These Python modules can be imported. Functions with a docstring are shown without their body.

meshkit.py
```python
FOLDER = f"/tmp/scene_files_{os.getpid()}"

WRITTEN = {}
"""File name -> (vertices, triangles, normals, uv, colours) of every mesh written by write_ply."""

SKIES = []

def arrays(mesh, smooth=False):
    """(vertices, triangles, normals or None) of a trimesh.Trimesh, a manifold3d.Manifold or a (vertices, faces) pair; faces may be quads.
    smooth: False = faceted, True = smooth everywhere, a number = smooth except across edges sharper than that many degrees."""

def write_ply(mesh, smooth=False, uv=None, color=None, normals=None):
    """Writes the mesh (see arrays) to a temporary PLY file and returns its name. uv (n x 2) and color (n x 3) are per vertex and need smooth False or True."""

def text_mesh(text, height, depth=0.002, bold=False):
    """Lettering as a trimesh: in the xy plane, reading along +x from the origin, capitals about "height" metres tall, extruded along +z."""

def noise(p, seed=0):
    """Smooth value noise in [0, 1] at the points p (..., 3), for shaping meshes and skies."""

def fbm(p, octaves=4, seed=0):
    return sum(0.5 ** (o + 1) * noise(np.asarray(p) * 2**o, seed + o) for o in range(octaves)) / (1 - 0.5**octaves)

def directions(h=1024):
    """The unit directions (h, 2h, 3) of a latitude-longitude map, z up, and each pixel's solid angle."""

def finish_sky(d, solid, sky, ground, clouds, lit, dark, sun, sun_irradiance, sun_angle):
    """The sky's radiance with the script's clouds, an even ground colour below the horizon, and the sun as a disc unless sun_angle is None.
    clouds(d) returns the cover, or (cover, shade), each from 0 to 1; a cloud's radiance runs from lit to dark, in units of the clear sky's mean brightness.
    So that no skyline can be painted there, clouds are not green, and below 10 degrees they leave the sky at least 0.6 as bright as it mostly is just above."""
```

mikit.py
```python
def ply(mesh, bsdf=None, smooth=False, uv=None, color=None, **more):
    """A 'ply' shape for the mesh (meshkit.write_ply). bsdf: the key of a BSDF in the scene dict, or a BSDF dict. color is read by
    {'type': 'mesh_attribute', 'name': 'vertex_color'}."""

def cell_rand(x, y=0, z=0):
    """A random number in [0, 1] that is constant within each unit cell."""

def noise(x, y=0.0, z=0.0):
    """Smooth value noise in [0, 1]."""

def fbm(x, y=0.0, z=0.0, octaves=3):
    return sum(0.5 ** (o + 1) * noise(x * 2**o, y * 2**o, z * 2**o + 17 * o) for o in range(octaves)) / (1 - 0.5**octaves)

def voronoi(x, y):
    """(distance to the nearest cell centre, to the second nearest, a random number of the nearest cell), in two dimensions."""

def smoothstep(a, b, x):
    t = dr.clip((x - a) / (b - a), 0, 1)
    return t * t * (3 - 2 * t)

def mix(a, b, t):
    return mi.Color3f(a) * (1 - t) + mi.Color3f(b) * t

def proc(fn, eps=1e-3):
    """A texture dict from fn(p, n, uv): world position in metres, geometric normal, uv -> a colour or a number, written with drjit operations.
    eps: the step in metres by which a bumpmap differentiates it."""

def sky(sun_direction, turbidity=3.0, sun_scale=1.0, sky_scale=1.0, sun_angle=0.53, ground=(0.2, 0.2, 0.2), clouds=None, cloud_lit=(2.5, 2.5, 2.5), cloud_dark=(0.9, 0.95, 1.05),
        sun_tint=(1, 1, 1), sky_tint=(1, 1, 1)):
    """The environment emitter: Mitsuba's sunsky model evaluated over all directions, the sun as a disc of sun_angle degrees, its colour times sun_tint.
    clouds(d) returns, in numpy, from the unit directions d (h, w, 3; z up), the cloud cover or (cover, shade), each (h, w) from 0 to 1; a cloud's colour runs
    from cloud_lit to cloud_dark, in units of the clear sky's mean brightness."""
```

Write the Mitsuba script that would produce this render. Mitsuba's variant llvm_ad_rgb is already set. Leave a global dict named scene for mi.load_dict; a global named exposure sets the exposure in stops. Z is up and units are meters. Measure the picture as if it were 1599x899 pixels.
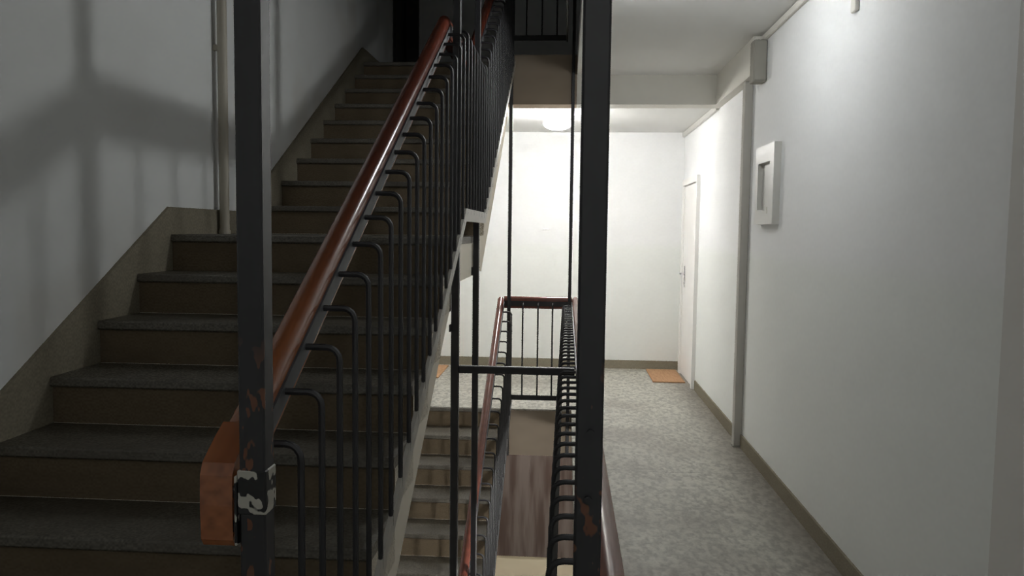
import math, random
import numpy as np
import trimesh
import drjit as dr
import mitsuba as mi
import mikit
from mikit import noise, fbm, smoothstep, mix, proc, ply
from shapely.geometry import Polygon
from shapely.geometry import box as sbox

random.seed(7)
rng = np.random.default_rng(7)
T = mi.ScalarTransform4f
scene, labels = {}, {}

# ------------------------------------------------------------------ camera, light, exposure
FOCAL = 1233.6                      # pixels of a 1599 pixel wide frame
YAW, PITCH, ROLL = 0.0681, 0.0729, 0.0120
EYE = np.array([0.0, 0.0, 1.5])
exposure = -0.08
LAMP_FAR = 225.0
LAMP_NEAR = 540.0
LAMP_LANDING = 340.0
LAMP_LOWER = 1500.0
LAMP_LOWER_FAR = 100.0
LAMP_COLOR = (1.0, 0.985, 0.94)
NEAR_COLOR = (0.975, 1.0, 0.985)

def camera():
    cy, sy, cp, sp = math.cos(YAW), math.sin(YAW), math.cos(PITCH), math.sin(PITCH)
    fw = np.array([-sy * cp, cy * cp, -sp])
    r0 = np.array([cy, sy, 0.0])
    u0 = np.cross(r0, fw)
    r = math.cos(ROLL) * r0 + math.sin(ROLL) * u0
    u = np.cross(r, fw)
    return {'type': 'perspective', 'fov_axis': 'x', 'fov': math.degrees(2 * math.atan(799.5 / FOCAL)), 'near_clip': 0.02, 'far_clip': 100.0,
            'to_world': T().look_at(origin=EYE.tolist(), target=(EYE + fw).tolist(), up=u.tolist())}

scene['camera'] = camera()

# ------------------------------------------------------------------ main measures (metres)
RISER, TREAD = 0.1627, 0.2855
SLOPE = RISER / TREAD
STOREY = 18 * RISER
Z0 = 9 * RISER                      # half landing
Y0 = 3.4335                         # nosing of the half landing
Y1 = 4.53                           # first riser of the upper half flight
YB = 6.56                           # well edge of the far landing
YF = 8.67                           # far wall
XR = 1.25                           # right wall
XL = -1.785                         # left wall
XS = -0.505                         # open end of the steps
XC = 0.064                          # well edge of the corridor slab
CEIL, CEIL_FAR = 2.768, 2.565
YTOP = Y1 + 8 * TREAD
XROD, XRODC = -0.442, -0.022        # rods of the stair, rods of the corridor

# ------------------------------------------------------------------ materials
def rgb(*c):
    return {'type': 'rgb', 'value': list(c)}

def mat(name, d):
    scene['mat_' + name] = d
    return 'mat_' + name

def diffuse(name, tex):
    return mat(name, {'type': 'twosided', 'bsdf': {'type': 'diffuse', 'reflectance': tex}})

def rough(name, tex, a=0.3, ior=1.5):
    return mat(name, {'type': 'twosided', 'bsdf': {'type': 'roughplastic', 'diffuse_reflectance': tex, 'alpha': a, 'int_ior': ior, 'nonlinear': True}})

def princ(name, tex, r=0.4, spec=0.5, clear=0.0, metal=0.0):
    return mat(name, {'type': 'twosided', 'bsdf': {'type': 'principled', 'base_color': tex, 'roughness': r, 'specular': spec, 'clearcoat': clear, 'clearcoat_gloss': 0.85, 'metallic': metal}})

def f_wall(p, n, uv):
    v = fbm(p.x * 1.3, p.y * 1.3, p.z * 1.3, octaves=3)
    f = noise(p.x * 55, p.y * 55, p.z * 55)
    low = smoothstep(1.42, 1.30, p.z + 0.02 * v) * smoothstep(-0.5, 0.0, p.z)
    c = mix((0.765, 0.775, 0.785), (0.80, 0.805, 0.805), v)
    c = mix(c, (0.755, 0.775, 0.745), low * 0.7)
    return c * (0.985 + 0.03 * f)

def f_leftwall(p, n, uv):
    v = fbm(p.x * 1.1 + 3, p.y * 1.1, p.z * 1.1, octaves=3)
    s = smoothstep(0.55, 0.8, fbm(p.y * 2.3, p.z * 1.7 + 5, 1.0, octaves=3))
    c = mix((0.70, 0.715, 0.72), (0.75, 0.76, 0.755), v)
    return mix(c, (0.60, 0.58, 0.54), s * 0.45)

def speckle(p, k):
    return noise(p.x * k, p.y * k, p.z * k)

def f_floor(p, n, uv):
    s = speckle(p, 150.0)
    s2 = speckle(p, 60.0)
    v = fbm(p.x * 2.2, p.y * 2.2, p.z, octaves=3)
    s3 = fbm(p.x * 48, p.y * 26, p.z, octaves=2)
    c = mix((0.40, 0.388, 0.35), (0.80, 0.78, 0.72), s * 0.25 + s2 * 0.25 + smoothstep(0.2, 0.8, s3) * 0.5)
    c = c * (1 - 0.25 * smoothstep(0.006, 0.002, dr.abs(p.y - 4.93 + 0.02 * noise(p.x * 6, 0.0, 0.0))))
    c = mix(c, (0.37, 0.34, 0.30), smoothstep(0.45, 0.75, v) * 0.45)
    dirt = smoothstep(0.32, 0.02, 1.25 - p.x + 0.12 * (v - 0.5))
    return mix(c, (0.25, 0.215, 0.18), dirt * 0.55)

def f_tread(p, n, uv):
    s = speckle(p, 170.0)
    v = fbm(p.x * 3, p.y * 5, p.z * 3, octaves=3)
    c = mix((0.145, 0.132, 0.108), (0.285, 0.265, 0.225), s)
    return mix(c, (0.14, 0.12, 0.095), smoothstep(0.4, 0.75, v) * 0.5)

def f_riser(p, n, uv):
    s = speckle(p, 160.0)
    v = fbm(p.x * 2.5, p.y * 2.5, p.z * 9, octaves=3)
    c = mix((0.095, 0.073, 0.048), (0.165, 0.13, 0.09), s * 0.6 + v * 0.4)
    return mix(c, (0.09, 0.068, 0.046), smoothstep(0.5, 0.8, v) * 0.5)

def f_skirt(p, n, uv):
    s = speckle(p, 140.0)
    v = fbm(p.x * 3, p.y * 3, p.z * 3, octaves=3)
    return mix((0.165, 0.148, 0.11), (0.29, 0.262, 0.205), s * 0.5 + v * 0.5)

def f_cream(p, n, uv):
    v = fbm(p.x * 2, p.y * 2, p.z * 2, octaves=3)
    return mix((0.60, 0.55, 0.47), (0.72, 0.675, 0.59), v)

def f_beam(p, n, uv):
    v = fbm(p.x * 3, p.y * 3, p.z * 6, octaves=3)
    return mix((0.25, 0.205, 0.16), (0.33, 0.275, 0.22), v)

def f_wood(p, n, uv):
    g = fbm(p.x * 60, (p.y - p.z * 0.2) * 4, (p.z - p.y * 0.57) * 60, octaves=3)
    c = mix((0.060, 0.010, 0.005), (0.125, 0.024, 0.010), g)
    w = smoothstep(1.75, 1.12, p.z + 0.3 * (g - 0.5)) * smoothstep(-0.45, -0.5, p.x)    # varnish worn to the bare wood at the lower end
    return mix(c, mix((0.13, 0.036, 0.012), (0.36, 0.13, 0.046), g), w * 0.85)

def f_woodfar(p, n, uv):
    g = fbm(p.x * 60, p.y * 5, p.z * 60, octaves=3)
    return mix((0.075, 0.018, 0.011), (0.16, 0.045, 0.028), g)

def f_black(p, n, uv):
    v = fbm(p.x * 9, p.y * 9, p.z * 5, octaves=3)
    return mix((0.028, 0.028, 0.033), (0.042, 0.041, 0.046), v)

def f_worn(p, n, uv):
    v = fbm(p.x * 60, p.y * 60, p.z * 26, octaves=3)
    zone = smoothstep(1.36, 1.24, p.z) * smoothstep(0.85, 1.0, p.z)
    chip = smoothstep(0.64, 0.69, v) * zone
    return mix(f_black(p, n, uv), (0.22, 0.085, 0.04), chip)

def f_greybar(p, n, uv):
    v = fbm(p.x * 20, p.y * 9, p.z * 9, octaves=3)
    return mix((0.075, 0.082, 0.095), (0.20, 0.205, 0.22), v)

def f_strip(p, n, uv):
    v = fbm(p.x * 8, p.y * 3, p.z * 3, octaves=3)
    return mix((0.50, 0.475, 0.44), (0.66, 0.64, 0.60), v)

def f_mat(p, n, uv):
    s = speckle(p, 240.0)
    v = noise(p.x * 90, p.y * 12, 0.0)
    return mix((0.32, 0.18, 0.10), (0.52, 0.325, 0.20), s * 0.6 + v * 0.4)

def f_panel(p, n, uv):
    g = fbm(p.x * 18, p.y * 3, p.z * 1.6, octaves=4)
    c = mix((0.085, 0.055, 0.046), (0.175, 0.14, 0.125), smoothstep(0.25, 0.75, g))
    return c

def f_pipe(p, n, uv):
    v = fbm(p.x * 7, p.y * 7, p.z * 2.5, octaves=3)
    return mix((0.55, 0.51, 0.43), (0.70, 0.67, 0.60), v)

def f_chip(p, n, uv):
    v = fbm(p.x * 55, p.y * 55, p.z * 40, octaves=3)
    return mix((0.02, 0.02, 0.022), (0.62, 0.60, 0.55), smoothstep(0.55, 0.59, v))

def f_bump(p, n, uv):
    return fbm(p.x * 38, p.y * 38, p.z * 38, octaves=3)

def bumped(name, fn, depth=0.0006):
    return mat(name, {'type': 'twosided', 'bsdf': {'type': 'bumpmap', 'arbitrary': proc(f_bump, 2e-3), 'scale': depth, 'bsdf': {'type': 'diffuse', 'reflectance': proc(fn)}}})

WALL = diffuse('wall', proc(f_wall))
LEFTWALL = diffuse('wall_stair', proc(f_leftwall))
CEILM = diffuse('ceiling', rgb(0.72, 0.72, 0.705))
FLOOR = rough('floor', proc(f_floor), 0.35)
TREADM = rough('tread', proc(f_tread), 0.33)
RISERM = diffuse('riser', proc(f_riser))
SKIRT = diffuse('skirting', proc(f_skirt))
CREAM = diffuse('cream', proc(f_cream))
BEAM = diffuse('beam', proc(f_beam))
WOOD = princ('wood', proc(f_wood), 0.22, 0.6, 1.0)
WOODFAR = princ('wood_corridor', proc(f_woodfar), 0.26, 0.5, 0.6)
BLACK = rough('black_paint', proc(f_black), 0.30)
WORN = rough('worn_black_paint', proc(f_worn), 0.36)
GREYBAR = rough('grey_bar', proc(f_greybar), 0.3)
STRIP = rough('pale_strip', proc(f_strip), 0.3)
MATM = diffuse('coir', proc(f_mat))
PANEL = princ('brown_panel', proc(f_panel), 0.22, 0.5, 0.3)
PIPE = rough('pipe', proc(f_pipe), 0.25)
CHIP = rough('chipped', proc(f_chip), 0.3)
DOORM = diffuse('door_white', rgb(0.79, 0.78, 0.765))
WHITE = rough('white_gloss', rgb(0.76, 0.755, 0.73), 0.2)
OFFWHITE = diffuse('off_white', rgb(0.66, 0.645, 0.60))
GREYBOX = diffuse('grey_box', rgb(0.30, 0.29, 0.26))
TRIMM = diffuse('warm_trim', rgb(0.66, 0.645, 0.62))
DUCT = diffuse('duct_grey', rgb(0.47, 0.455, 0.425))
DARKDOOR = rough('dark_door', rgb(0.016, 0.016, 0.015), 0.3)
METAL = mat('dull_metal', {'type': 'twosided', 'bsdf': {'type': 'roughconductor', 'material': 'Cr', 'alpha': 0.25}})
LIGHTCREAM = diffuse('light_cream', rgb(0.80, 0.70, 0.52))

# ------------------------------------------------------------------ builders
counts = {}
def numbered(name):
    k = counts.get(name, -1) + 1
    counts[name] = k
    return name if k == 0 else f'{name}_{k:03d}'

def put(key, mesh, m, smooth=False, **more):
    scene[key] = ply(mesh, m, smooth=smooth, **more)
    return key

def thing(name, label, cat, group=None):
    key = numbered(name)
    labels[key] = {'label': label, 'category': cat}
    if group:
        labels[key]['group'] = group
    return key

def part(parent, name, mesh, m, smooth=False, label=None, **more):
    key = numbered(parent + '__' + name)
    put(key, mesh, m, smooth, **more)
    if label:
        labels[key] = {'label': label}
    return key

def copypart(parent, name, src, shift):
    key = numbered(parent + '__' + name)
    d = dict(scene[src])
    d['to_world'] = T().translate(list(shift))
    scene[key] = d
    return key

def struct(name, mesh, m, label, smooth=False):
    put(name, mesh, m, smooth)
    labels[name] = {'kind': 'structure', 'label': label}
    return name

def join(*ms):
    return trimesh.util.concatenate([trimesh.Trimesh(m.vertices, m.faces, process=False) for m in ms])

def bx(x0, x1, y0, y1, z0, z1, bevel=0.0):
    e = (x1 - x0, y1 - y0, z1 - z0)
    if bevel <= 0:
        m = trimesh.creation.box(e)
    else:
        b = min(bevel, min(e) * 0.45)
        pts = []
        for sx in (-1, 1):
            for sy in (-1, 1):
                for sz in (-1, 1):
                    c = np.array([sx * e[0] / 2, sy * e[1] / 2, sz * e[2] / 2])
                    s = np.array([sx, sy, sz])
                    for k in range(3):
                        d = s * b
                        d[k] = 0
                        pts.append(c - d)
        m = trimesh.convex.convex_hull(np.array(pts))
    m.apply_translation(((x0 + x1) / 2, (y0 + y1) / 2, (z0 + z1) / 2))
    return m

def prism_x(pts, x0, x1):
    """polygon in (y, z) extruded along x"""
    m = trimesh.creation.extrude_polygon(Polygon(pts), x1 - x0)
    v = m.vertices
    m = trimesh.Trimesh(np.c_[v[:, 2] + x0, v[:, 0], v[:, 1]], m.faces, process=False)
    return m

def plate_x(poly, x0, x1):
    m = trimesh.creation.extrude_polygon(poly, x1 - x0)
    v = m.vertices
    return trimesh.Trimesh(np.c_[v[:, 2] + x0, v[:, 0], v[:, 1]], m.faces, process=False)

def run_y(section, path, xc):
    """section (x, z) loop carried along a path of (y, z); rings stay upright"""
    n, k = len(section), len(path)
    v = [(xc + sx, py, pz + sz) for py, pz in path for sx, sz in section]
    f = []
    for i in range(k - 1):
        for j in range(n):
            a, b = i * n + j, i * n + (j + 1) % n
            f += [(a, b, b + n), (a, b + n, a + n)]
    for j in range(1, n - 1):
        f += [(0, j + 1, j), ((k - 1) * n, (k - 1) * n + j, (k - 1) * n + j + 1)]
    m = trimesh.Trimesh(np.array(v), np.array(f), process=False)
    trimesh.repair.fix_normals(m)
    return m

def tube(points, r, sides=8):
    p = np.asarray(points, float)
    t = np.gradient(p, axis=0)
    t /= np.linalg.norm(t, axis=1, keepdims=True)
    ref = np.array([0, 1.0, 0]) if abs(t[:, 1]).max() < 0.9 else np.array([0, 0, 1.0])
    a = np.cross(t, ref); a /= np.linalg.norm(a, axis=1, keepdims=True)
    b = np.cross(t, a)
    ang = np.arange(sides) * 2 * np.pi / sides
    v = (p[:, None] + r * (np.cos(ang)[None, :, None] * a[:, None] + np.sin(ang)[None, :, None] * b[:, None])).reshape(-1, 3)
    f = []
    for i in range(len(p) - 1):
        for j in range(sides):
            c, d = i * sides + j, i * sides + (j + 1) % sides
            f += [(c, d, d + sides), (c, d + sides, c + sides)]
    o = (len(p) - 1) * sides
    for j in range(1, sides - 1):
        f += [(0, j + 1, j), (o, o + j, o + j + 1)]
    m = trimesh.Trimesh(v, np.array(f), process=False)
    trimesh.repair.fix_normals(m)
    return m

def cyl(p0, p1, r, sides=16):
    return trimesh.creation.cylinder(radius=r, segment=[p0, p1], sections=sides)

# ------------------------------------------------------------------ the setting
LOW = -STOREY
TOPZ = STOREY + 2.70
NEARY = -1.9
# floors (this storey)
W0 = 0.004
struct('floor', join(bx(XL, XR, NEARY, 1.148, -0.16, 0), bx(XC, XR, 1.148, YB, -0.16, 0),
                     bx(XS, XR, YB + 0.0005, YF, -0.16, 0), bx(XL, XS, YB + 0.004, YF, -0.16, 0)), FLOOR, 'grey speckled terrazzo floor of the landing and corridor')
struct('trim_1', join(bx(XS, XR, YB, YB + 0.22, -0.395, -0.161), bx(XL, XS, YB + 0.03, YB + 0.22, -0.395, -0.161), bx(XS, XC, YB - 0.006, YB, -0.395, -0.012)), BEAM, 'brown painted slab edge and beam of the far landing above the lower storey')
struct('ceiling', join(bx(XC, XR, 1.148, YB, CEIL, STOREY), bx(XL, XR, NEARY, 1.13, CEIL, STOREY)), CEILM, 'white corridor ceiling')
struct('ceiling_far', join(bx(XS, XR, YB + 0.2, YF, CEIL_FAR, STOREY - 0.004)), CEILM, 'white ceiling over the far landing')
struct('ceiling_left', bx(XL, XS - 0.001, Y1 + 8 * TREAD + 0.034, YF, CEIL_FAR, STOREY - 0.004), CEILM, 'white ceiling over the far landing behind the stairs')
struct('trim_2', join(bx(XC, XR, YB, YB + 0.2, 2.53, CEIL + 0.02)), OFFWHITE, 'pale beam across the corridor ceiling')
struct('trim_3', bx(XS + 0.002, XC, YB, YB + 0.2, 2.53, STOREY), BEAM, 'brown slab edge of the upper landing over the stairwell')
struct('trim_4', bx(1.185, XR, 5.30, YB, 2.53, CEIL), OFFWHITE, 'pale boxing along the top of the right wall')
# walls
struct('wall_right', bx(XR, XR + 0.12, NEARY, YF + 0.12, LOW, TOPZ), WALL, 'white painted corridor wall')
struct('wall_left', bx(XL - 0.12, XL, NEARY, YF + 0.12, LOW, TOPZ), LEFTWALL, 'greyish white wall along the stairs')
struct('wall_far', bx(XL, XR, YF, YF + 0.12, LOW + 1.93, TOPZ), WALL, 'bright white wall at the end of the corridor')
struct('wall_near', bx(XL, XR, NEARY - 0.12, NEARY, LOW, TOPZ), WALL, 'white wall at the near end of the landing')
struct('floor_upper', join(bx(XC, XR, NEARY, YB + 0.2, STOREY, STOREY + 0.004), bx(XS + 0.004, XR, YB + 0.2, YF, STOREY - 0.003, STOREY + 0.004), bx(XL, XS, YTOP + 0.034, YF, STOREY - 0.003, STOREY + 0.001)), FLOOR, 'unlit terrazzo floor of the storey above')
struct('ceiling_upper', bx(XL, XR, NEARY, YF, TOPZ, TOPZ + 0.1), CEILM, 'ceiling of the storey above')
struct('floor_lower', bx(XL, XR, NEARY, YF, LOW - 0.12, LOW), FLOOR, 'terrazzo floor of the storey below')
struct('wall_lower', join(bx(XL, XR, YF, YF + 0.12, LOW, LOW + 0.77)), LIGHTCREAM, 'cream dado of the storey below')
struct('wall_lower_panel', join(bx(XL, XR, YF - 0.03, YF + 0.12, LOW + 0.77, LOW + 1.93)), PANEL, 'glossy brown panelled wall of the storey below')
# baseboards
BASE = 0.0925
struct('baseboard_right', bx(XR - 0.012, XR, 2.30, 7.56, 0, BASE), SKIRT, 'brownish skirting along the right wall')
struct('baseboard_far', bx(XL, XR - 0.013, YF - 0.012, YF, 0, BASE), SKIRT, 'brownish skirting along the far wall')

def nose(y):
    """height of the line over the nosings of the staircase that climbs from this storey"""
    if y < Y0:
        return Z0 - SLOPE * (Y0 - y)
    if y < Y1 - TREAD:
        return Z0
    return min(Z0 + RISER + SLOPE * (y - Y1), STOREY)

sk = [1.10, Y0, Y1 - TREAD, YTOP]
top = [(y, nose(y) + 0.122) for y in sk] + [(YF - 0.015, STOREY + 0.122)]
bot = [(YF - 0.015, STOREY - 0.05), (YTOP, STOREY - 0.3), (Y1 - TREAD, Z0 - 0.2), (Y0, Z0 - 0.25), (1.10, 0.0)]
struct('baseboard_left', prism_x(top + bot, XL, XL + 0.014), SKIRT, 'brownish stepped skirting along the stair wall')
# ceiling cable trims along the right wall
struct('trim_5', bx(XR - 0.022, XR, 1.2, 5.295, CEIL - 0.045, CEIL - 0.004, 0.004), OFFWHITE, 'cable cover strip under the corridor ceiling')
struct('trim_6', bx(XR - 0.03, XR, YB + 0.205, YF, CEIL_FAR - 0.05, CEIL_FAR - 0.002, 0.004), WHITE, 'white cable cover strip under the far ceiling')

# doors
def casing(y0, y1, h, w, x0, x1):
    p = sbox(y0 - w, 0.0, y1 + w, h + w).difference(sbox(y0, -0.01, y1, h))
    return plate_x(p, x0, x1)

struct('door_1', join(bx(XR - 0.012, XR, 7.66, 8.46, 0.004, 1.975)), DOORM, 'white flat door at the far end of the corridor')
part('door_1', 'frame', casing(7.66, 8.46, 1.985, 0.06, XR - 0.034, XR), DOORM)
h = part('door_1', 'handle', join(bx(XR - 0.018, XR - 0.012, 8.33, 8.37, 0.93, 1.15, 0.002), cyl((XR - 0.016, 8.35, 1.07), (XR - 0.062, 8.35, 1.07), 0.009),
         cyl((XR - 0.057, 8.36, 1.07), (XR - 0.057, 8.24, 1.065), 0.008)), METAL, 40, label='dull metal lever handle')
struct('door_2', bx(XR - 0.010, XR, 1.25, 2.08, 0.004, 2.05), TRIMM, 'edge of a pale door in the right wall beside the camera')
part('door_2', 'frame', casing(1.25, 2.08, 2.06, 0.21, XR - 0.028, XR), TRIMM)
struct('door_3', bx(XL, XL + 0.02, 8.10, 8.60, STOREY + 0.004, STOREY + 2.05), DARKDOOR, 'dark door at the top of the stairs')
part('door_3', 'frame', join(bx(XL + 0.002, XL + 0.15, YF - 0.05, YF - 0.001, STOREY + 0.13, STOREY + 2.1), bx(XL, XL + 0.035, 8.04, 8.10, STOREY + 0.13, STOREY + 2.1)), DARKDOOR)

# ------------------------------------------------------------------ staircases
def step_mesh(w0, w1):
    riser = bx(w0, w1, 0.016, TREAD + 0.018, -RISER + 0.002, -0.034)
    tread = prism_x([(0.0, -0.028), (0.002, -0.006), (0.008, 0.0), (TREAD + 0.016, 0.0), (TREAD + 0.016, -0.034), (0.006, -0.034)], w0 + 0.0, w1)
    return riser, tread

SX0, SX1 = XL + 0.015, XS
proto = None
def stairs(label, base, first, lower, upper, y1=Y1):
    """lower / upper: build that half flight; base: level of the storey it climbs from"""
    global proto
    key = thing('staircase', label, 'staircase')
    def slab_half(ys, zs, n):
        # soffit slab below the steps, from first riser ys at level zs, n risers
        pts = []
        for k in range(n):
            pts += [(ys + k * TREAD + 0.016, zs + k * RISER), (ys + k * TREAD + 0.016, zs + (k + 1) * RISER - 0.034)]
        return pts
    off = 0.30
    if lower:
        ys = Y0 - 8 * TREAD
        y_end = Y0
        prof = [(ys + 0.018, base + 0.003)]
        for k in range(8):
            prof += [(ys + k * TREAD + 0.018, base + (k + 1) * RISER - 0.035), (ys + (k + 1) * TREAD + 0.018, base + (k + 1) * RISER - 0.035)]
        ze = base + Z0
        prof = [p for p in prof]
        prof += [(y_end + 0.018, ze - 0.21), (y_end - 0.0, ze - off + 0.0), (ys + 0.55, base + 0.02)]
        poly = Polygon(prof).buffer(0)
        part(key, 'slab', plate_x(poly, SX0, SX1), CREAM, label='pale painted side and underside of the lower half flight')
        for k in range(8):
            put_step(key, ys + k * TREAD, base + (k + 1) * RISER)
    # half landing
    lz = base + Z0
    ly0, ly1 = Y0, y1 + 0.018
    part(key, 'landing_slab', bx(SX0, SX1, ly0 + 0.018, ly1, lz - 0.21, lz - 0.035), CREAM, label='pale edge of the half landing')
    fac = bx(SX0, SX1, ly0 + 0.016, ly0 + 0.018, lz - RISER, lz - 0.035)
    sk_ = part(key, 'landing_top', prism_x([(ly0, lz - 0.028), (ly0 + 0.002, lz - 0.006), (ly0 + 0.008, lz), (ly1, lz), (ly1, lz - 0.034), (ly0 + 0.006, lz - 0.034)], SX0, SX1), TREADM)
    part(key, 'landing_riser', fac, RISERM)
    if upper:
        n = 9
        prof = [(y1 + 0.018, lz - 0.2)]
        prof += [(y1 + 0.018, lz + RISER - 0.035)]
        for k in range(1, n):
            prof += [(y1 + k * TREAD + 0.018, lz + k * RISER - 0.035), (y1 + k * TREAD + 0.018, lz + (k + 1) * RISER - 0.035)]
        yt = y1 + 8 * TREAD
        prof += [(yt + 0.03, lz + 9 * RISER - 0.035), (yt + 0.03, lz + 9 * RISER - 0.37), (y1 + 0.15, lz - 0.21)]
        poly = Polygon(prof).buffer(0)
        part(key, 'slab', plate_x(poly, SX0, SX1), CREAM, label='pale painted side and underside of the upper half flight')
        for k in range(8):
            put_step(key, y1 + k * TREAD, lz + (k + 1) * RISER)
        part(key, 'top_riser', bx(SX0, SX1, yt + 0.016, yt + 0.018, lz + 8 * RISER, lz + 9 * RISER - 0.035), RISERM)
        part(key, 'top_tread', prism_x([(yt, lz + 9 * RISER - 0.028), (yt + 0.002, lz + 9 * RISER - 0.006), (yt + 0.008, lz + 9 * RISER), (yt + 0.03, lz + 9 * RISER), (yt + 0.03, lz + 9 * RISER - 0.034), (yt + 0.006, lz + 9 * RISER - 0.034)], SX0, SX1), TREADM)
    return key

step_src = {}
def put_step(parent, y, z):
    if not step_src:
        r, t = step_mesh(SX0, SX1)
        step_src['r'], step_src['t'] = ply(r, RISERM), ply(t, TREADM)
    k = numbered(parent + '__step')
    scene[k] = {**step_src['r'], 'to_world': T().translate([0, y, z])}
    scene[k + '__tread'] = {**step_src['t'], 'to_world': T().translate([0, y, z])}

stairs('dark speckled stone stairs climbing on the left to the upper storey', 0.0, 0, True, True)
stairs('stone stairs going down from the far landing into the stairwell', LOW, 0, False, True, y1=YB - 8 * TREAD - 0.03)

# ------------------------------------------------------------------ railings
def rod_mesh(h0, h1, xr, xf, r=0.0065, bend=0.026):
    """upright rod at xr from h0 to h1, bent over to the flat bar at xf"""
    s = 1 if xf > xr else -1
    pts = [(xr, 0, h0), (xr, 0, (h0 + h1) / 2), (xr, 0, h1 - bend)]
    for a in (22.5, 45, 67.5):
        a = math.radians(a)
        pts.append((xr + s * bend * (1 - math.cos(a)), 0, h1 - bend + bend * math.sin(a)))
    pts += [(xr + s * bend, 0, h1), ((xr + xf) / 2, 0, h1), (xf, 0, h1)]
    return tube(pts, r, 8)

def wood_section(w, z0, z1):
    c = 0.010
    hw = w / 2
    pts = [(-hw + 0.006, z0), (hw - 0.006, z0), (hw, z0 + 0.006), (hw, z1 - 0.026)]
    for a in np.linspace(0, 180, 9)[1:-1]:
        a = math.radians(a)
        pts.append((hw * math.cos(a), z1 - 0.026 + 0.026 * math.sin(a)))
    pts += [(-hw, z1 - 0.026), (-hw, z0 + 0.006)]
    return pts

def rect(x0, x1, z0, z1):
    return [(x0, z0), (x1, z0), (x1, z1), (x0, z1)]

XW = -0.540                          # centre of the stair handrail
XWC = 0.081                          # centre of the corridor handrail
WIDE = 0.052
rod_stair = ply(rod_mesh(0.10, 0.895, XROD, -0.511), BLACK, smooth=40)
rod_corr = ply(rod_mesh(0.10, 0.895, XRODC, 0.051), BLACK, smooth=40)

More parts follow.
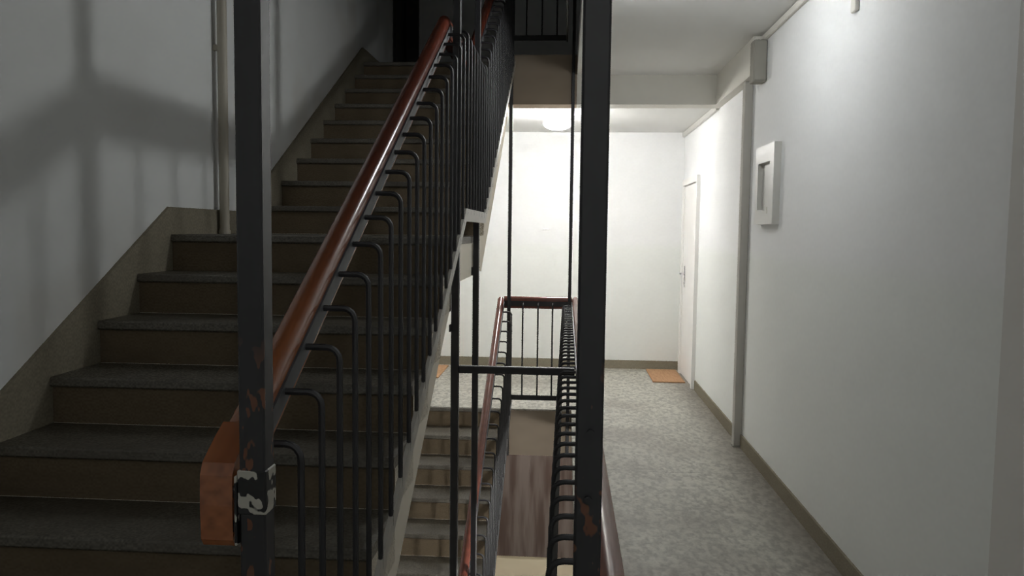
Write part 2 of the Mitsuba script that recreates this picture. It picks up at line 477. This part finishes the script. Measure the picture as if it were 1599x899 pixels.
def stair_rail(label, nosing, pts, ys, wood, strip_mat, y_strip0=None):
    key = thing('stair_railing', label, 'railing')
    path = [(y, nosing(y)) for y in pts]
    part(key, 'handrail', run_y(wood_section(WIDE, 0.85, 0.95), path, XW), wood, 35, label='varnished red-brown wooden handrail')
    part(key, 'flat_bar', run_y(rect(-0.004, 0.002, 0.872, 0.912), path, XW + WIDE / 2 + 0.003), GREYBAR, label='grey flat steel bar under the handrail')
    part(key, 'bottom_rail', run_y(rect(-0.006, 0.006, 0.072, 0.128), path, XROD), strip_mat, label='pale painted bottom rail')
    for y in ys:
        k = numbered(key + '__rod')
        scene[k] = {**rod_stair, 'to_world': T().translate([0, y, nosing(y)])}
    return key

pts = [1.24, Y0, Y1 - TREAD, 6.50]
ys = list(np.arange(1.285, Y0 - 0.02, 0.115)) + list(np.arange(Y0 + 0.05, Y1 - TREAD - 0.02, 0.115)) + list(np.arange(Y1 - TREAD + 0.04, 6.46, 0.115))
sr = stair_rail('black rod railing with wooden handrail of the stairs climbing on the left', nose, pts, ys, WOOD, STRIP)
# the handrail turns down at its lower end
ze = nose(1.24) + 0.90
end = [(1.262, ze + 0.062), (1.235, ze + 0.048), (1.205, ze + 0.03), (1.184, ze + 0.016), (1.175, ze - 0.002), (1.173, ze - 0.05), (1.175, ze - 0.105), (1.184, ze - 0.117), (1.222, ze - 0.117), (1.232, ze - 0.108), (1.238, ze - 0.06), (1.262, ze - 0.037)]
m = prism_x(end, XW - WIDE / 2, XW + WIDE / 2)
part(sr, 'handrail_end', m, WOOD, label='worn orange-brown downturned end of the handrail')
part(sr, 'end_bracket', join(bx(XW + WIDE / 2, -0.5035, 1.172, 1.202, 1.075, 1.10, 0.004), bx(XW + WIDE / 2, -0.5035, 1.172, 1.202, 1.02, 1.045, 0.004), bx(-0.5075, -0.5032, 1.165, 1.21, 1.005, 1.115, 0.001)), CHIP, label='bracket with chipped white paint')

yb1 = YB
def nose_low(y):
    return min(-SLOPE * (yb1 - y), 0.0) if y > Y1 - 0.3 - TREAD else LOW + Z0
def nose_down(y):
    ylow = yb1 - 8 * TREAD - 0.03
    if y < Y0:
        return LOW + Z0 - SLOPE * (Y0 - y)
    if y < ylow - TREAD + 0.03:
        return LOW + Z0
    return -SLOPE * (yb1 - y)
ykd = yb1 - 9 * TREAD
ys = list(np.arange(Y0 + 0.05, ykd, 0.115)) + list(np.arange(ykd + 0.04, 6.45, 0.115))
stair_rail('black rod railing with wooden handrail of the stairs going down in the well', nose_down, [Y0 - 0.1, Y0, ykd, 6.551], ys, WOODFAR, GREYBAR)

def corridor_rail(label, base, y0, y1, spacing=0.115):
    key = thing('corridor_railing', label, 'railing')
    path = [(y0, base), (y1, base)]
    part(key, 'handrail', run_y(wood_section(WIDE, 0.85, 0.95), [(y0, base), (6.612, base)], XWC), WOODFAR, 35, label='varnished red-brown wooden handrail')
    part(key, 'flat_bar', run_y(rect(-0.002, 0.004, 0.872, 0.912), [(y0 + 0.145, base), (6.552, base)], XWC - WIDE / 2 - 0.004), BLACK)
    part(key, 'bottom_rail', run_y(rect(-0.006, 0.006, 0.085, 0.128), [(y0, base), (6.49, base)], XRODC), BLACK)
    for y in np.arange(y0 + 0.14 + (0.115 if base < 1 else 0), 6.45, spacing):
        k = numbered(key + '__rod')
        scene[k] = {**rod_corr, 'to_world': T().translate([0, float(y), base])}
    return key

corridor_rail('long black rod railing with wooden handrail beside the corridor floor', 0.0, 0.93, 6.5)
corridor_rail('unlit black rod railing along the corridor of the storey above', STOREY, 4.2, 6.5)

def short_rail(label, base):
    key = thing('landing_railing', label, 'railing')
    sec = wood_section(WIDE, 0.85, 0.95)
    m = run_y(sec, [(-0.053, 0), (-0.566 + 0.052, 0)][::-1], 0.0)
    v = m.vertices
    x0, x1 = (-0.513 if base < 1 else XS), XWC - WIDE / 2 - 0.001
    ys_ = (v[:, 1] - v[:, 1].min()) / (v[:, 1].max() - v[:, 1].min())
    v = np.c_[x0 + ys_ * (x1 - x0), YB + 0.026 + v[:, 0], v[:, 2] + base]
    m = trimesh.Trimesh(v, m.faces, process=False); trimesh.repair.fix_normals(m)
    part(key, 'handrail', m, WOODFAR, 35, label='short red-brown wooden handrail')
    part(key, 'flat_bar', bx(x0, x1, YB - 0.007, YB - 0.0005, base + 0.872, base + 0.912), BLACK)
    part(key, 'bottom_rail', bx(-0.455, XRODC - 0.007, 6.474, 6.486, base + 0.095, base + 0.135), BLACK)
    p = []
    for x in (-0.350, -0.225, -0.105):
        rm = rod_mesh(0.10, 0.895, 0.0, 0.073, bend=0.026)
        v = rm.vertices
        mm = trimesh.Trimesh(np.c_[x + v[:, 1], 6.48 + v[:, 0], v[:, 2] + base], rm.faces, process=False)
        trimesh.repair.fix_normals(mm)
        part(key, 'rod', mm, BLACK, 40)
    return key

short_rail('short railing across the far end of the stairwell', 0.0)
short_rail('dark short railing over the brown slab edge of the storey above', STOREY)

# ------------------------------------------------------------------ posts from floor to ceiling
def post(label, x, y, z0, z1, w, m, group=None):
    key = thing('steel_post', label, 'post', group)
    part(key, 'shaft', bx(x - w / 2, x + w / 2, y - w / 2, y + w / 2, z0, z1, 0.003), m)
    return key
p = post('thick black post at the foot of the left handrail', -0.479, 1.187, 0.0, CEIL, 0.041, WORN, 'thick posts at the near end of the well')
part(p, 'clamp', bx(-0.5025, -0.4565, 1.165, 1.209, 1.055, 1.125, 0.002), CHIP, label='clamp with chipped white paint')
p = post('thick black rust-chipped post at the near end of the corridor railing', 0.0345, 1.05, 0.0, CEIL, 0.036, WORN, 'thick posts at the near end of the well')
part(p, 'bolt', cyl((0.036, 1.033, 1.235), (0.036, 1.027, 1.235), 0.005, 10), BLACK)
part(p, 'bolt', cyl((0.034, 1.033, 1.145), (0.034, 1.027, 1.145), 0.005, 10), BLACK)
p = post('slim black post rising from the well at the near corner of the half landing', -0.484, Y0 + 0.01, LOW + Z0, 3.75, 0.034, BLACK, 'slim posts at the half landing')
part(p, 'stub', bx(-0.5045, -0.498, Y0 - 0.04, Y0 - 0.004, 1.055, 1.085), BLACK)
p = post('slim black post rising from the well at the far corner of the half landing', -0.484, 4.229, LOW + Z0, 3.75, 0.032, BLACK, 'slim posts at the half landing')
part(p, 'stub', bx(-0.5045, -0.498, 4.185, 4.212, 1.26, 1.30), BLACK)
post('thin black pole at the left end of the short far railing', -0.470, 6.535, -0.395, STOREY + 1.2, 0.028, BLACK, 'thin poles of the far railing')
post('thin black pole at the right end of the short far railing', 0.033, 6.535, -0.395, STOREY + 1.2, 0.026, BLACK, 'thin poles of the far railing')
b = thing('brace_bar', 'black horizontal bar spanning the stairwell between slim post and corridor railing', 'bar')
part(b, 'bar', bx(-0.466, 0.046, Y0 - 0.005, Y0 + 0.025, 0.868, 0.900, 0.003), BLACK)
part(b, 'end_plate', bx(0.036, 0.046, Y0 - 0.02, Y0 + 0.04, 0.862, 0.866), BLACK)

# ------------------------------------------------------------------ lamps
def lamp(label, x, y, zc, r, depth, power, color):
    key = thing('ceiling_lamp', label, 'lamp', 'round ceiling lamps')
    part(key, 'base', cyl((x, y, zc), (x, y, zc - 0.035), r * 0.55, 32), WHITE, 40)
    a = np.linspace(-math.pi / 2, math.pi / 2, 17)
    prof = np.c_[r * np.cos(a), depth * np.sin(a)]
    prof[[0, -1], 0] = 0
    g = trimesh.creation.revolve(prof, sections=40)
    g.apply_translation((x, y, zc - 0.034 - depth))
    if g.volume < 0:
        g.invert()
    part(key, 'globe', g, WHITE, True, label='glowing white glass globe', emitter={'type': 'area', 'radiance': rgb(*[c * power for c in color])})
    return key

def bulb(label, x, y, zc, power, color):
    key = thing('light_bulb', label, 'lamp', 'bare ceiling bulbs')
    part(key, 'socket', join(cyl((x, y, zc), (x, y, zc - 0.012), 0.045, 28), cyl((x, y, zc - 0.012), (x, y, zc - 0.055), 0.021, 24)), WHITE, 40)
    prof = [(0.0, -0.140), (0.012, -0.1385), (0.022, -0.133), (0.029, -0.123), (0.032, -0.110), (0.030, -0.096), (0.024, -0.080), (0.017, -0.066), (0.014, -0.056), (0.0, -0.056)]
    g = trimesh.creation.revolve(np.array(prof), sections=28)
    g.apply_translation((x, y, zc))
    if g.volume < 0:
        g.invert()
    part(key, 'glass', g, WHITE, True, label='glowing white glass', emitter={'type': 'area', 'radiance': rgb(*[c * power for c in color])})
    return key

lamp('round glowing ceiling lamp over the far landing', -0.10, 7.25, CEIL_FAR, 0.13, 0.062, LAMP_FAR, LAMP_COLOR)
lamp('round ceiling lamp over the far landing of the storey below', -0.10, 7.25, -0.161, 0.13, 0.062, LAMP_LOWER_FAR, LAMP_COLOR)
bulb('bare bulb under the ceiling of the corridor', 0.38, 3.84, CEIL, LAMP_NEAR, NEAR_COLOR)
bulb('bare bulb under the ceiling of the near landing', 0.35, -0.75, CEIL, LAMP_LANDING, NEAR_COLOR)
bulb('bare bulb under the corridor slab in the storey below', 0.49, 3.93, CEIL - STOREY + 0.0028, LAMP_LOWER, LAMP_COLOR)

# ------------------------------------------------------------------ things on the walls and the floor
d = thing('doormat', 'orange-brown doormat in front of the white door at the right', 'doormat', 'orange-brown doormats')
part(d, 'pile', bx(0.885, 1.205, 7.89, 8.60, 0.0005, 0.014, 0.004), MATM)
d = thing('doormat', 'orange-brown doormat at the left end of the far landing behind the stairs', 'doormat', 'orange-brown doormats')
part(d, 'pile', bx(-1.74, -1.27, 7.83, 8.55, 0.0005, 0.014, 0.004), MATM)

k = thing('wall_cabinet', 'white framed shallow meter cabinet on the right wall', 'cabinet')
fr = sbox(4.78, 1.555, 5.235, 2.04).difference(sbox(4.875, 1.645, 5.165, 1.935))
part(k, 'frame', plate_x(fr, XR - 0.042, XR), WHITE)
part(k, 'panel', bx(XR - 0.012, XR, 4.872, 5.168, 1.642, 1.938), WHITE)
part(k, 'edge', bx(XR - 0.046, XR - 0.042, 4.90, 4.915, 1.62, 1.66), OFFWHITE)

k = thing('cable_duct', 'grey square duct running down the right wall to the floor', 'duct')
part(k, 'duct', bx(XR - 0.055, XR, 5.555, 5.625, 0.0, 2.53, 0.004), DUCT)
part(k, 'foot', bx(XR - 0.062, XR - 0.012, 5.545, 5.635, 0.0, 0.012), GREYBOX)
k = thing('junction_box', 'grey junction box under the corridor ceiling above the duct', 'junction box')
part(k, 'body', bx(XR - 0.085, XR, 5.20, 5.298, 2.46, 2.725, 0.005), GREYBOX)
part(k, 'lid', bx(XR - 0.08, XR - 0.005, 5.192, 5.20, 2.47, 2.715, 0.002), GREYBOX)
k = thing('cable_cover', 'short white cable cover high on the right wall near the lamp', 'cable cover')
part(k, 'cover', bx(XR - 0.018, XR, 3.60, 3.66, 2.47, CEIL - 0.05, 0.004), OFFWHITE)

k = thing('riser_pipe', 'cream painted vertical pipe against the stair wall on the half landing', 'pipe')
part(k, 'pipe', cyl((XL + 0.045, 3.93, Z0 + 0.02), (XL + 0.045, 3.93, TOPZ), 0.024, 20), PIPE, 40)
part(k, 'collar', cyl((XL + 0.045, 3.93, Z0 + 0.0005), (XL + 0.045, 3.93, Z0 + 0.02), 0.029, 20), PIPE, 40)
part(k, 'clip', bx(XL, XL + 0.04, 3.92, 3.94, 2.38, 2.41), PIPE)

k = thing('wall_hook', 'tiny dark hook in the bright far wall', 'hook')
part(k, 'hook', cyl((-0.225, YF, 1.515), (-0.225, YF - 0.03, 1.515), 0.006, 10), METAL)
part(k, 'plate', bx(-0.255, -0.195, YF - 0.004, YF, 1.508, 1.522), METAL)
